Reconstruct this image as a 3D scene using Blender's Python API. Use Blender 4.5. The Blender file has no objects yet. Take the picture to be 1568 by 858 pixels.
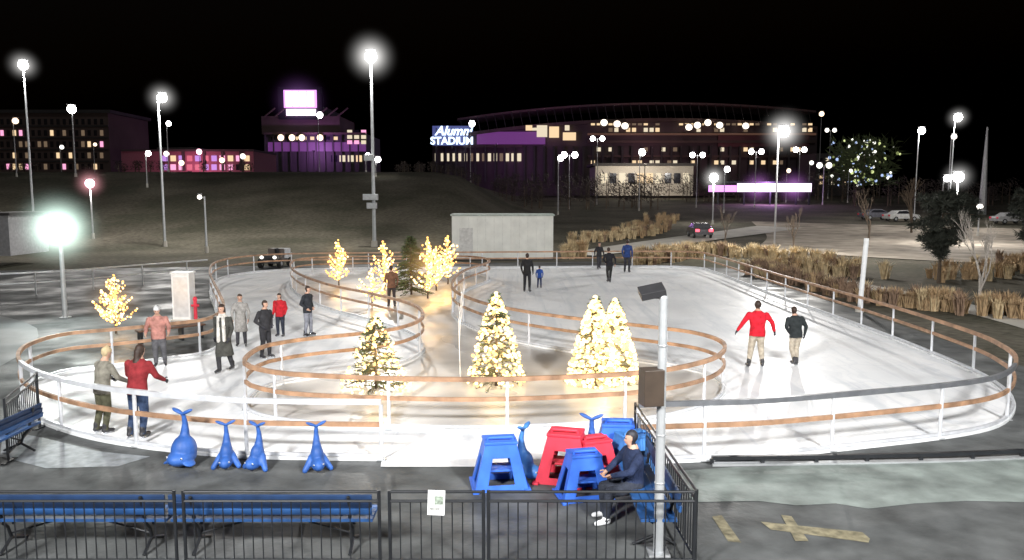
import bpy, bmesh, math, random
import numpy as np
from mathutils import Vector, Matrix
random.seed(7)
rnd=random.random
def U(a,b): return a+(b-a)*random.random()
scene=bpy.context.scene
COL=scene.collection
# ------------------------------------------------------------------ camera
H=4.4; F=1200.0; TP=0.10833; PIT=math.atan(TP)
cd=bpy.data.cameras.new("camera"); cam=bpy.data.objects.new("camera",cd); COL.objects.link(cam)
cam.location=(0,0,H); cam.rotation_euler=(math.radians(90)-PIT,0,0)
cd.sensor_width=36; cd.lens=36*F/1568; cd.clip_end=5000; cd.clip_start=.1
scene.camera=cam
cp,sp=math.cos(PIT),math.sin(PIT)
def ray(u,v):
    dx=(u-784)/F; dy=(429-v)/F
    return Vector((dx,cp+dy*sp,-sp+dy*cp))
def G(u,v,z=0.0):          # surveyed ground position (metres)
    d=ray(u,v); t=(z-H)/d.z
    return (d.x*t,d.y*t)
def A(u,v,Y):              # position at a known distance
    d=ray(u,v); t=Y/d.y
    return (d.x*t,H+d.z*t)
# ------------------------------------------------------------------ view / world
scene.view_settings.view_transform='Standard'; scene.view_settings.look='None'; scene.view_settings.exposure=0
w=bpy.data.worlds.new("World"); scene.world=w; w.use_nodes=True
nt=w.node_tree; bg=nt.nodes['Background']
sky=nt.nodes.new('ShaderNodeTexSky'); sky.sky_type='NISHITA'; sky.sun_disc=False
sky.sun_elevation=math.radians(-4); sky.sun_rotation=math.radians(200)
nt.links.new(sky.outputs[0],bg.inputs[0]); bg.inputs[1].default_value=0.12
# ------------------------------------------------------------------ materials
MC={}
def M(name,col,rough=.6,metal=0.,var=.18,scale=5.,emis=None,es=0.,bump=0.,spec=.5,rvar=0.,detail=6):
    if name in MC: return MC[name]
    m=bpy.data.materials.new(name); m.use_nodes=True; n=m.node_tree; b=n.nodes['Principled BSDF']
    tc=n.nodes.new('ShaderNodeTexCoord'); no=n.nodes.new('ShaderNodeTexNoise'); no.inputs['Scale'].default_value=scale; no.inputs['Detail'].default_value=detail
    n.links.new(tc.outputs['Object'],no.inputs['Vector'])
    cr=n.nodes.new('ShaderNodeValToRGB'); cr.color_ramp.elements[0].position=.3; cr.color_ramp.elements[1].position=.7
    cr.color_ramp.elements[0].color=[max(0,c*(1-var)) for c in col]+[1]
    cr.color_ramp.elements[1].color=[min(1,c*(1+var)) for c in col]+[1]
    n.links.new(no.outputs['Fac'],cr.inputs[0]); n.links.new(cr.outputs[0],b.inputs['Base Color'])
    b.inputs['Roughness'].default_value=rough; b.inputs['Metallic'].default_value=metal
    b.inputs['Specular IOR Level'].default_value=spec
    if rvar:
        mr=n.nodes.new('ShaderNodeMapRange'); mr.inputs['To Min'].default_value=max(.03,rough-rvar); mr.inputs['To Max'].default_value=min(1,rough+rvar)
        mr.inputs['From Min'].default_value=.35; mr.inputs['From Max'].default_value=.65
        n2=n.nodes.new('ShaderNodeTexNoise'); n2.inputs['Scale'].default_value=scale*.35; n.links.new(tc.outputs['Object'],n2.inputs['Vector'])
        n.links.new(n2.outputs['Fac'],mr.inputs[0]); n.links.new(mr.outputs[0],b.inputs['Roughness'])
    if bump:
        bu=n.nodes.new('ShaderNodeBump'); bu.inputs['Strength'].default_value=bump; bu.inputs['Distance'].default_value=.02
        n3=n.nodes.new('ShaderNodeTexNoise'); n3.inputs['Scale'].default_value=scale*6; n3.inputs['Detail'].default_value=4; n.links.new(tc.outputs['Object'],n3.inputs['Vector'])
        n.links.new(n3.outputs['Fac'],bu.inputs['Height']); n.links.new(bu.outputs[0],b.inputs['Normal'])
    if emis:
        b.inputs['Emission Color'].default_value=(*emis,1); b.inputs['Emission Strength'].default_value=es
        m.cycles.emission_sampling='NONE'
    MC[name]=m; return m
def EM(name,col,s): return M(name,(.05,.05,.05),emis=col,es=s)
# ------------------------------------------------------------------ mesh builder
class MB:
    def __init__(s): s.v=[]; s.f=[]; s.m=[]; s.mats=[]
    def mi(s,m):
        if m not in s.mats: s.mats.append(m)
        return s.mats.index(m)
    def add(s,vs,fs,m):
        o=len(s.v); s.v+= [tuple(p) for p in vs]; i=s.mi(m)
        for f in fs: s.f.append([a+o for a in f]); s.m.append(i)
    def box(s,c,d,m,rz=0.,rot=None,taper=1.):
        R=rot if rot else Matrix.Rotation(rz,3,'Z'); c=Vector(c)
        vs=[]
        for z in(-.5,.5):
            k=1 if z<0 else taper
            for x,y in((-.5,-.5),(.5,-.5),(.5,.5),(-.5,.5)): vs.append(c+R@Vector((x*d[0]*k,y*d[1]*k,z*d[2])))
        s.add(vs,[(3,2,1,0),(4,5,6,7),(0,1,5,4),(1,2,6,5),(2,3,7,6),(3,0,4,7)],m)
    def bx(s,x0,x1,y0,y1,z0,z1,m): s.box(((x0+x1)/2,(y0+y1)/2,(z0+z1)/2),(x1-x0,y1-y0,z1-z0),m)
    def cyl(s,p0,p1,r0,r1=None,m=None,n=8,cap=True):
        if r1 is None: r1=r0
        p0=Vector(p0);p1=Vector(p1);d=(p1-p0)
        if d.length<1e-6: return
        d.normalize(); a=d.orthogonal().normalized(); b=d.cross(a)
        vs=[]
        for p,r in((p0,r0),(p1,r1)):
            for i in range(n):
                t=2*math.pi*i/n; vs.append(p+a*(r*math.cos(t))+b*(r*math.sin(t)))
        fs=[(i,(i+1)%n,n+(i+1)%n,n+i) for i in range(n)]
        if cap: fs+=[tuple(range(n-1,-1,-1)),tuple(range(n,2*n))]
        s.add(vs,fs,m)
    def sph(s,c,r,m,nu=10,nv=7,R=None):
        if not hasattr(r,'__len__'): r=(r,r,r)
        c=Vector(c); vs=[];fs=[]
        def q(x,y,z):
            p=Vector((x*r[0],y*r[1],z*r[2])); 
            return c+(R@p if R else p)
        vs.append(q(0,0,1))
        for j in range(1,nv):
            t=math.pi*j/nv
            for i in range(nu):
                a=2*math.pi*i/nu; vs.append(q(math.sin(t)*math.cos(a),math.sin(t)*math.sin(a),math.cos(t)))
        vs.append(q(0,0,-1)); L=len(vs)-1
        for i in range(nu): fs.append((0,1+i,1+(i+1)%nu))
        for j in range(nv-2):
            for i in range(nu):
                a=1+j*nu+i;b=1+j*nu+(i+1)%nu; fs.append((a,a+nu,b+nu,b))
        for i in range(nu): fs.append((L,1+(nv-2)*nu+(i+1)%nu,1+(nv-2)*nu+i))
        s.add(vs,fs,m)
    def loft(s,rings,m):
        n=len(rings[0]); vs=[p for r in rings for p in r]; fs=[]
        for j in range(len(rings)-1):
            for i in range(n): fs.append((j*n+i,j*n+(i+1)%n,(j+1)*n+(i+1)%n,(j+1)*n+i))
        fs+=[tuple(range(n-1,-1,-1)),tuple(range((len(rings)-1)*n,len(rings)*n))]
        s.add(vs,fs,m)
    def sweep(s,pts,z,wd,ht,m,mf=None,closed=False):
        n=len(pts)
        L=[]
        for i,p in enumerate(pts):
            a=pts[(i-1)%n] if (closed or i>0) else p; b=pts[(i+1)%n] if (closed or i<n-1) else p
            t=Vector((b[0]-a[0],b[1]-a[1])); t.normalize(); nx,ny=-t.y,t.x
            L.append([(p[0]+nx*wd*q,p[1]+ny*wd*q,z+ht*k) for q,k in((-.5,-.5),(.5,-.5),(.5,.5),(-.5,.5))])
        for i in range(n if closed else n-1):
            j=(i+1)%n; mm=mf(pts[i]) if mf else m
            vs=L[i]+L[j]; fs=[(0,1,5,4),(1,2,6,5),(2,3,7,6),(3,0,4,7)]
            if not closed and i==0: fs.append((3,2,1,0))
            if not closed and i==n-2: fs.append((4,5,6,7))
            s.add(vs,fs,mm)
    def obj(s,name,smooth=False,bevel=0,loc=None,parent=None,rz=0,sc=1):
        me=bpy.data.meshes.new(name); me.from_pydata(s.v,[],s.f)
        for m in s.mats: me.materials.append(m)
        me.polygons.foreach_set('material_index',s.m)
        if smooth: me.polygons.foreach_set('use_smooth',[True]*len(s.f))
        me.update(); o=bpy.data.objects.new(name,me); COL.objects.link(o)
        if bevel:
            b=o.modifiers.new('b','BEVEL'); b.width=bevel; b.segments=2; b.limit_method='ANGLE'
        if loc: o.location=loc
        o.rotation_euler[2]=rz; o.scale=(sc,)*3
        if parent: o.parent=parent
        return o
def empty(name,loc=(0,0,0)):
    o=bpy.data.objects.new(name,None); COL.objects.link(o); o.location=loc; return o
def sheet(name,pts,z,m):
    b=MB(); b.add([(p[0],p[1],z) for p in pts],[tuple(range(len(pts)))],m)
    o=b.obj(name)
    o.data.update()
    if o.data.polygons[0].normal.z<0: o.data.flip_normals()
    return o
def lamp(name,kind,loc,power,col=(1,1,1),rad=.2,target=None,size=90,parent=None):
    l=bpy.data.lights.new(name,kind); l.energy=power; l.color=col
    if kind in('POINT','SPOT'): l.shadow_soft_size=rad
    o=bpy.data.objects.new(name,l); COL.objects.link(o); o.location=loc
    if kind=='SPOT': l.spot_size=math.radians(size); l.spot_blend=.9
    if target is not None: o.rotation_euler=(Vector(target)-Vector(loc)).to_track_quat('-Z','Y').to_euler()
    if parent: o.parent=parent
    return o
def catmull(P,step=.35,closed=False):
    P=[Vector(p) for p in P]; n=len(P); out=[]
    for i in range(n if closed else n-1):
        p1=P[i];p2=P[(i+1)%n]
        p0=P[(i-1)%n] if (closed or i>0) else p1*2-p2
        p3=P[(i+2)%n] if (closed or i<n-2) else p2*2-p1
        k=max(2,int((p2-p1).length/step))
        for j in range(k):
            t=j/k; out.append(.5*((2*p1)+(p2-p0)*t+(2*p0-5*p1+4*p2-p3)*t*t+(3*p1-p0-3*p2+p3)*t**3))
    if not closed: out.append(P[-1])
    return [(p.x,p.y) for p in out]
def sm(a,b,t):
    t=min(1,max(0,(t-a)/(b-a))); return t*t*(3-2*t)
def hgt(x,y):
    if y<60: return 0.
    wl=1-sm(-.09,.03,x/y)
    return 8*sm(60,125,y)*wl+3.6*sm(60,200,y)*(1-wl)
# ------------------------------------------------------------------ emissive volumes imitating lens glow round lights
hm=bpy.data.materials.new("halo_glow"); hm.use_nodes=True; n=hm.node_tree
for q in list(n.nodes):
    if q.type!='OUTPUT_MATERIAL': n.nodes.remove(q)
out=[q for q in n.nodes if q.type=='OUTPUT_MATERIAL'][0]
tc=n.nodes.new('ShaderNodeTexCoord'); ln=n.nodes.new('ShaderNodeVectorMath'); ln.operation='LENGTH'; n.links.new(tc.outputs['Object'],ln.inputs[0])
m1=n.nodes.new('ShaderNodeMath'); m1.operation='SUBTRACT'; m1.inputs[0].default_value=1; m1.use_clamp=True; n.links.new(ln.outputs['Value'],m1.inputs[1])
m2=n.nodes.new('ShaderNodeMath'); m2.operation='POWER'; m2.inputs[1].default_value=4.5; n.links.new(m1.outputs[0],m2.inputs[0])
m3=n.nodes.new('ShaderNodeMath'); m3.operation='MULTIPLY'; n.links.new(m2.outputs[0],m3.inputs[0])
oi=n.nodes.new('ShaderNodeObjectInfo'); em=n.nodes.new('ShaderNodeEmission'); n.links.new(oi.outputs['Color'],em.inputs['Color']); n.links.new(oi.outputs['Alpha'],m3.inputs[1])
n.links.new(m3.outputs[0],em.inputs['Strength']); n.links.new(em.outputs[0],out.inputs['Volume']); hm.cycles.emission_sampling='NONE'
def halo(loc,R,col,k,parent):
    b=MB(); b.sph((0,0,0),1.,hm,16,12); o=b.obj('halo_glow',smooth=True,loc=loc,parent=parent,sc=R); o.color=(*col,k/R)
# ------------------------------------------------------------------ common materials
asph=M('asphalt',(.08,.085,.087),.65,var=.45,scale=1.6,bump=.5,rvar=.2,spec=.35)
white=M('white_paint',(.72,.74,.76),.45,var=.08)
galv=M('galvanised_steel',(.5,.52,.54),.38,.6,var=.12)
greyrail=M('grey_rail',(.2,.21,.23),.4,.5,var=.15)
whrail=M('pale_rail',(.6,.62,.66),.4,.2,var=.12)
wood=M('rail_wood',(.34,.2,.12),.55,var=.45,scale=3,bump=.2)
woodd=M('dark_wood',(.1,.05,.03),.6,var=.4,scale=4)
black=M('black_metal',(.02,.022,.026),.4,.3,var=.2)
rubber=M('rubber',(.02,.02,.02),.8)
poleg=M('pole_paint',(.42,.44,.46),.4,.3,var=.12)
poled=M('pole_far',(.3,.3,.31),.5,.2)
lampw=EM('lamp_glass_white',(1,.98,.95),30)
lampd=EM('lamp_glass_dim',(1,.95,.85),3)
lampp=EM('lamp_glass_pink',(1,.5,.6),8)
lampwm=EM('lamp_glass_warm',(1,.72,.5),3)
bulb=EM('warm_bulb',(1,.56,.17),2.6)
bulb2=EM('warm_bulb_bright',(1,.7,.32),3.6)
bulb3=EM('warm_bulb_gold',(1,.5,.12),2.6)
# ------------------------------------------------------------------ ground
gm=bpy.data.materials.new('dry_ground'); gm.use_nodes=True; n=gm.node_tree; b=n.nodes['Principled BSDF']
tc=n.nodes.new('ShaderNodeTexCoord')
def noise(sc,det=8,vec=None):
    q=n.nodes.new('ShaderNodeTexNoise'); q.inputs['Scale'].default_value=sc; q.inputs['Detail'].default_value=det; n.links.new(vec or tc.outputs['Object'],q.inputs['Vector']); return q
a1=noise(.12); a2=noise(3.)
r1=n.nodes.new('ShaderNodeValToRGB'); r1.color_ramp.elements[0].position=.38; r1.color_ramp.elements[1].position=.62
r1.color_ramp.elements[0].color=(.085,.082,.06,1); r1.color_ramp.elements[1].color=(.155,.14,.11,1)
n.links.new(a1.outputs['Fac'],r1.inputs[0])
mx=n.nodes.new('ShaderNodeMix'); mx.data_type='RGBA'; mx.blend_type='MULTIPLY'; mx.inputs[0].default_value=.8
r2=n.nodes.new('ShaderNodeValToRGB'); r2.color_ramp.elements[0].position=.3; r2.color_ramp.elements[1].position=.7; r2.color_ramp.elements[0].color=(.35,.35,.35,1)
n.links.new(a2.outputs['Fac'],r2.inputs[0]); n.links.new(r1.outputs[0],mx.inputs[6]); n.links.new(r2.outputs[0],mx.inputs[7]); n.links.new(mx.outputs[2],b.inputs['Base Color'])
b.inputs['Roughness'].default_value=.95; b.inputs['Specular IOR Level'].default_value=.1
bu=n.nodes.new('ShaderNodeBump'); bu.inputs['Strength'].default_value=.6; bu.inputs['Distance'].default_value=.1; n.links.new(a2.outputs['Fac'],bu.inputs['Height']); n.links.new(bu.outputs[0],b.inputs['Normal'])
def axis(lo,hi,fine0,fine1,fs,cs):
    a=[];t=lo
    while t<hi:
        a.append(t); t+= fs if fine0<=t<fine1 else cs
    a.append(hi); return a
xs=axis(-900,900,-120,160,4,30); ys=axis(-60,1500,0,210,3,40)
vs=[(x,y,hgt(x,y)) for y in ys for x in xs]; nx=len(xs)
fs=[(j*nx+i,j*nx+i+1,(j+1)*nx+i+1,(j+1)*nx+i) for j in range(len(ys)-1) for i in range(nx-1)]
g=MB(); g.add(vs,fs,gm); g.obj('ground',smooth=True)
sheet('pavement',[(-45,-25),(13.2,-25),(13.2,47),(5,52),(-20,48),(-45,42)],.004,asph)
def drape(name,pts,m,off=.03,step=1.5):
    L=catmull(pts[0],step); R=catmull(pts[1],step); k=max(len(L),len(R)); 
    def rs(P): return [P[int(i*(len(P)-1)/(k-1))] for i in range(k)]
    L=rs(L);R=rs(R); vs=[];S=10
    for a,b_ in zip(L,R):
        for j in range(S+1):
            t=j/S; x=a[0]*(1-t)+b_[0]*t; y=a[1]*(1-t)+b_[1]*t; vs.append((x,y,hgt(x,y)+off))
    fs=[(i*(S+1)+j,i*(S+1)+j+1,(i+1)*(S+1)+j+1,(i+1)*(S+1)+j) for i in range(k-1) for j in range(S)]
    q=MB(); q.add(vs,fs,m); o=q.obj(name,smooth=True)
    return o
grav=M('gravel',(.32,.28,.235),.95,var=.4,scale=.5,bump=.6,spec=.1)
conc=M('concrete_path',(.42,.4,.36),.8,var=.2,scale=.6,bump=.2)
drape('gravel_lot',([(19,62),(26,80),(32,105)],[(32,48),(46,62),(62,90)]),grav,.05)
drape('gravel_lot',([(52,70),(66,100),(90,130)],[(85,75),(100,100),(120,130)]),grav,.06)
drape('footpath',([(4,58),(8,66),(16,78),(30,96)],[(6,56),(11,63),(19,74),(34,92)]),conc,.08)
drape('footpath',([(14.6,12),(16.5,22),(17,30),(16,40)],[(16.2,12),(18,22),(18.6,30),(17.4,40)]),conc,.02)
drape('footpath',([(-45,36),(-25,31),(-17,27),(-13.5,21),(-12.5,14)],[(-45,33),(-26,28.5),(-19,25),(-15.5,20),(-14.2,14)]),M('wet_path',(.15,.16,.165),.6,var=.25,scale=1,rvar=.15),.012)
sheet('slush',[G(1035,722),G(1130,716),G(1300,712),G(1568,700),G(1700,705),G(1700,775),G(1568,770),G(1480,768),G(1400,772),G(1330,780),G(1280,772),G(1220,775),G(1160,768),G(1060,770)],.009,
      M('slush',(.19,.22,.21),.6,var=.4,scale=1.6,bump=.6,rvar=.15,spec=.3))
sheet('slush',[G(5,660),G(70,672),G(150,692),G(230,700),G(180,715),G(70,718),G(0,700)],.009,M('slush_pale',(.2,.22,.24),.5,var=.4))
yel=M('yellow_paint',(.19,.17,.11),.8,var=.5,scale=8)
for k,P in enumerate(([(1090,792),(1105,790),(1135,832),(1115,830)],[(1165,800),(1320,816),(1332,826),(1330,832),(1180,812)],[(1196,790),(1212,792),(1238,830),(1218,830)])):
    sheet('painted_marking',[G(*p) for p in P],.009+.004*(k==2),yel)
# ------------------------------------------------------------------ ice rink
outer_px=[(583,616),(480,615),(375,613),(290,608),(205,600),(140,591),(90,580),(50,567),(28,550),(36,532),(70,518),(110,510),(170,505),(250,497),(318,488),(342,470),(336,450),(326,430),(321,415),(330,402),(365,394),(440,389),(600,387),(800,386),(950,385),(1060,386),(1095,392),(1140,405),(1200,423),(1350,465),(1480,506),(1535,530),(1556,550),(1540,572),(1480,586),(1350,599),(1180,613),(1080,617),(978,620)]
outer=catmull([G(u,v,1.) for u,v in outer_px],.3)
isl_px=[(374,556),(395,534),(430,525),(480,518),(560,510),(620,500),(648,484),(630,466),(570,450),(500,435),(455,418),(445,404),(465,396),(540,393),(640,393),(720,393),(750,400),(712,414),(694,430),(697,446),(740,464),(810,478),(900,490),(1000,501),(1070,511),(1108,526),(1100,545),(1050,561),(980,571),(880,577),(750,581),(620,580),(500,576),(420,570)]
isl=catmull([G(u,v,1.) for u,v in isl_px],.3,closed=True)
ice=bpy.data.materials.new('ice'); ice.use_nodes=True; n=ice.node_tree; b=n.nodes['Principled BSDF']; tc=n.nodes.new('ShaderNodeTexCoord')
a1=noise(.3,7); r1=n.nodes.new('ShaderNodeValToRGB'); e=r1.color_ramp.elements; e[0].position=.34; e[1].position=.6; e[0].color=(.75,.77,.80,1); e[1].color=(.87,.88,.90,1)
n.links.new(a1.outputs['Fac'],r1.inputs[0])
prev=r1.outputs[0]
def mulmask(sock,lo,hi,dark,fac):
    global prev
    r=n.nodes.new('ShaderNodeValToRGB'); r.color_ramp.elements[0].position=lo; r.color_ramp.elements[1].position=hi; r.color_ramp.elements[0].color=(*dark,1); n.links.new(sock,r.inputs[0])
    m_=n.nodes.new('ShaderNodeMix'); m_.data_type='RGBA'; m_.blend_type='MULTIPLY'; m_.inputs[0].default_value=fac; n.links.new(prev,m_.inputs[6]); n.links.new(r.outputs[0],m_.inputs[7]); prev=m_.outputs[2]
vo=n.nodes.new('ShaderNodeTexVoronoi'); vo.feature='DISTANCE_TO_EDGE'; vo.inputs['Scale'].default_value=1.3
nz=noise(.8,3); mv=n.nodes.new('ShaderNodeMix'); mv.data_type='VECTOR'; mv.inputs[0].default_value=.6; n.links.new(tc.outputs['Object'],mv.inputs[4]); n.links.new(nz.outputs['Color'],mv.inputs[5]); n.links.new(mv.outputs[1],vo.inputs['Vector'])
mulmask(vo.outputs['Distance'],0,.03,(.86,.87,.9),.45)
for ang,sx,sy,lo,hi,dk_,f_ in((6,1.6,.09,.36,.44,(.76,.79,.82),.55),(-32,5,.22,.36,.42,(.8,.82,.85),.45),(62,5,.22,.35,.41,(.8,.82,.85),.4),(-3,7,.2,.34,.39,(.78,.8,.84),.45)):
    mp=n.nodes.new('ShaderNodeMapping'); mp.inputs['Rotation'].default_value[2]=math.radians(ang); mp.inputs['Scale'].default_value=(sx,sy,1); mp.inputs['Location'].default_value[0]=ang
    n.links.new(mv.outputs[1] if abs(ang)>10 else tc.outputs['Object'],mp.inputs[0]); q_=noise(1.,3,mp.outputs[0]); mulmask(q_.outputs['Fac'],lo,hi,dk_,f_)
n.links.new(prev,b.inputs['Base Color'])
a4=noise(.5,5); mr=n.nodes.new('ShaderNodeMapRange'); mr.inputs['From Min'].default_value=.35; mr.inputs['From Max'].default_value=.65; mr.inputs['To Min'].default_value=.38; mr.inputs['To Max'].default_value=.6; n.links.new(a4.outputs['Fac'],mr.inputs[0]); n.links.new(mr.outputs[0],b.inputs['Roughness'])
b.inputs['Specular IOR Level'].default_value=.3
a5=noise(14,4); bu=n.nodes.new('ShaderNodeBump'); bu.inputs['Strength'].default_value=.15; bu.inputs['Distance'].default_value=.01; n.links.new(a5.outputs['Fac'],bu.inputs['Height']); n.links.new(bu.outputs[0],b.inputs['Normal'])
o=sheet('ice_rink',outer+[G(978,716),G(583,716)],.014,ice)
o=sheet('plaza_island',isl,.019,M('wet_plaza',(.52,.51,.5),.38,var=.25,scale=.7,rvar=.14,bump=.12,spec=.4))
def fence(name,pts,closed,mf,spacing=2.1,kick=True,postm=None):
    q=MB()
    q.sweep(pts,1.0,.07,.085,wood,mf,closed); q.sweep(pts,.62,.05,.08,wood,None,closed)
    q.sweep(pts,.10,.05,.05,whrail,None,closed)
    if kick: q.sweep(pts,.035,.10,.05,white,None,closed)
    acc=0;last=None
    P=pts+([pts[0]] if closed else [])
    for i,p in enumerate(P):
        if last: acc+=math.dist(p,last)
        if last is None or acc>=spacing or (i==len(P)-1 and not closed):
            acc=0; q.cyl((p[0],p[1],0.02),(p[0],p[1],.957),.035,.035,postm or whrail,8)
            q.box((p[0],p[1],.03),(.14,.14,.02),galv)
        last=p
    return q.obj(name,bevel=0)
fence('rink_fence',outer,False,lambda p: (greyrail if p[0]>0 else whrail) if p[1]<15.6 else wood)
fence('rink_fence',isl,True,None,2.0)
q=MB(); pts=catmull([G(1090,704,.1),G(1250,702,.1),G(1450,698,.1),G(1640,690,.1)],.4)
q.sweep(pts,.13,.07,.06,black); q.sweep(pts,.02,.12,.04,galv)
for i,p in enumerate(pts):
    if i%2==0: q.box((p[0],p[1],.07),(.06,.05,.08),black)
q.obj('low_barrier')
# ------------------------------------------------------------------ black picket fence
YF=8.8; z1=A(600,751,YF)[1]
def picket(name,p0,p1,zt,gaps):
    q=MB(); a=Vector(p0);b_=Vector(p1);L=(b_-a).length;d=(b_-a)/L
    for s0,s1 in gaps:
        P0=a+d*s0;P1=a+d*s1
        for z in(zt-.018,zt-.13,.14): q.cyl((P0.x,P0.y,z),(P1.x,P1.y,z),.018,.018,black,8)
        for P in(P0,P1):
            q.cyl((P.x,P.y,.004),(P.x,P.y,zt),.021,.021,black,8); q.box((P.x,P.y,.012),(.1,.35,.016),black)
        k=int((s1-s0)/.112)
        for i in range(1,k):
            P=P0+(P1-P0)*(i/k); q.cyl((P.x,P.y,.14),(P.x,P.y,zt-.13),.008,.008,black,6,False)
    return q.obj(name,smooth=False)
X=lambda u:A(u,752,YF)[0]
x0=X(-240)
picket('picket_fence',(x0,YF),(X(1065),YF),z1,[(0,X(-20)-x0),(X(-12)-x0,X(266)-x0),(X(280)-x0,X(580)-x0),(X(596)-x0,X(740)-x0),(X(748)-x0,X(1065)-x0)])
picket('picket_fence',(X(1065)+.02,YF+.03),(G(978,624,1.)[0],12.75),z1,[(0,1.95),(2.0,3.85)])
picket('picket_fence',(A(6,610,12.6)[0],12.6),(A(78,578,15)[0],14.6),1.08,[(0,2.0)])
q=MB(); xx,zz=A(668,770,YF-.03); q.box((xx,YF-.03,zz),(.2,.006,.3),white,rot=Matrix.Rotation(.04,3,'Y')); q.box((xx+.03,YF-.036,zz+.03),(.1,.003,.1),M('sign_ink',(.25,.3,.25),.7,var=.5,scale=40)); q.box((xx-.02,YF-.036,zz-.07),(.12,.003,.03),M('sign_ink2',(.35,.36,.35),.7,var=.5,scale=60))
q.box((xx,YF-.022,zz+.14),(.02,.02,.03),black); q.obj('notice_sign')
# ------------------------------------------------------------------ benches
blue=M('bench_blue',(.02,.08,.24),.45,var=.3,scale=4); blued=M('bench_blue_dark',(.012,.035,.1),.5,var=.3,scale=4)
def bench(x,y,rz,L,hb=.83):
    q=MB()
    for i in range(3):
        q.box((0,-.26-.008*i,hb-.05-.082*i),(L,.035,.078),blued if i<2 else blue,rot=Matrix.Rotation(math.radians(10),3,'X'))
    for i in range(4): q.box((0,-.19+.115*i,.445),(L,.105,.04),blue)
    for sx in(-L/2+.28,L/2-.28):
        pts=[(sx,-.3,hb-.02),(sx,-.25,.6),(sx,-.2,.42),(sx,.18,.41)]
        for a,b_ in zip(pts,pts[1:]): q.cyl(a,b_,.022,.022,black)
        pts=[(sx,-.22,.42),(sx,-.1,.3),(sx,-.05,.15),(sx,-.28,.02)]
        for a,b_ in zip(pts,pts[1:]): q.cyl(a,b_,.022,.022,black)
        q.cyl((sx,-.05,.15),(sx,.26,.02),.022,.022,black); q.cyl((sx,.0,.3),(sx,.18,.41),.022,.022,black)
        q.cyl((sx,-.05,.2),(sx*.2,-.05,.41),.014,.014,black)
    q.obj('park_bench',bevel=.006,loc=(x,y,0),rz=rz)
bench((X(-10)+X(235))/2*1.055,9.45,0,X(235)-X(-70),.79)
bench((X(262)+X(572))/2*1.055,9.45,0,(X(572)-X(262))*1.05,.79)
bench(1.78,10.35,math.radians(90),2.3,.8)
bench(A(-18,650,12.4)[0],12.6,math.radians(90),1.6,.8)
# ------------------------------------------------------------------ blobs (voxel-merged continuous bodies)
def remesh(q,vox,it=4):
    me=bpy.data.meshes.new('t'); me.from_pydata(q.v,[],q.f); me.update()
    o=bpy.data.objects.new('t',me); COL.objects.link(o)
    r=o.modifiers.new('r','REMESH'); r.mode='VOXEL'; r.voxel_size=vox
    s=o.modifiers.new('s','SMOOTH'); s.factor=.5; s.iterations=it
    dg=bpy.context.evaluated_depsgraph_get(); me2=bpy.data.meshes.new_from_object(o.evaluated_get(dg))
    V=np.zeros(len(me2.vertices)*3); me2.vertices.foreach_get('co',V); V=V.reshape(-1,3)
    Fc=[list(p.vertices) for p in me2.polygons]
    bpy.data.objects.remove(o); bpy.data.meshes.remove(me); bpy.data.meshes.remove(me2)
    return V,Fc
def cap(q,p0,p1,r0,r1):
    q.cyl(p0,p1,r0,r1,None,12); q.sph(p0,r0,None,12,8); q.sph(p1,r1,None,12,8)
def whale(x,y,rz,s,m,sit=False):
    q=MB()
    if sit:
        q.sph((0,0,.24),(.19,.21,.24),None,16,12); q.sph((0,-.06,.14),(.2,.26,.13),None,16,12)
    else:
        q.sph((0,-.02,.28),(.12,.15,.2),None,16,12); q.sph((0,-.14,.15),(.12,.2,.12),None,16,12)
        cap(q,(.08,0,.24),(.23,-.1,.04),.08,.05); cap(q,(-.08,0,.24),(-.23,-.1,.04),.08,.05)
    pts=[(0,0,.35,.11),(0,.04,.5,.07),(0,.05,.66,.045),(0,.02,.8,.035)]
    for a,b_ in zip(pts,pts[1:]): cap(q,a[:3],b_[:3],a[3],b_[3])
    for sx in(-1,1):
        q.sph((sx*.09,0,.86),(.11,.05,.03),None,12,8,R=Matrix.Rotation(-sx*math.radians(24),3,'Y'))
    if sit:
        for sx in(-1,1): q.sph((sx*.18,-.12,.08),(.09,.12,.03),None,12,8,R=Matrix.Rotation(sx*.4,3,'Y'))
    V,Fc=remesh(q,.017,3)
    b_=MB(); b_.add(V.tolist(),Fc,m)
    ew=M('toy_eye',(.6,.6,.6),.4)
    for sx in(-1,1):
        b_.sph((sx*(.13 if sit else .085),-.24 if sit else -.275,.18),.017,ew,8,6); b_.sph((sx*(.133 if sit else .088),-.252 if sit else -.288,.18),.011,rubber,8,6)
    b_.obj('whale_skating_aid',smooth=True,loc=(x,y,.006),rz=rz,sc=s)
pb=M('blue_plastic',(.035,.11,.38),.5,var=.3,scale=3,spec=.3); pb2=M('blue_plastic_bright',(.04,.14,.6),.5,var=.22,scale=3,spec=.3); pr=M('red_plastic',(.6,.04,.07),.5,var=.22,scale=3,spec=.3); pb3=M('cyan_plastic',(.06,.2,.52),.5,var=.22,spec=.3)
whale(*G(283,712),math.radians(-15),1.04,pb,True)
whale(*G(348,716),math.radians(10),.86,pb); whale(*G(396,718),math.radians(-20),.86,pb); whale(*G(486,720),math.radians(20),.88,pb)
whale(*G(802,734),math.radians(60),.97,pb3); whale(*G(905,724),math.radians(-10),1.06,pb,True)
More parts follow.
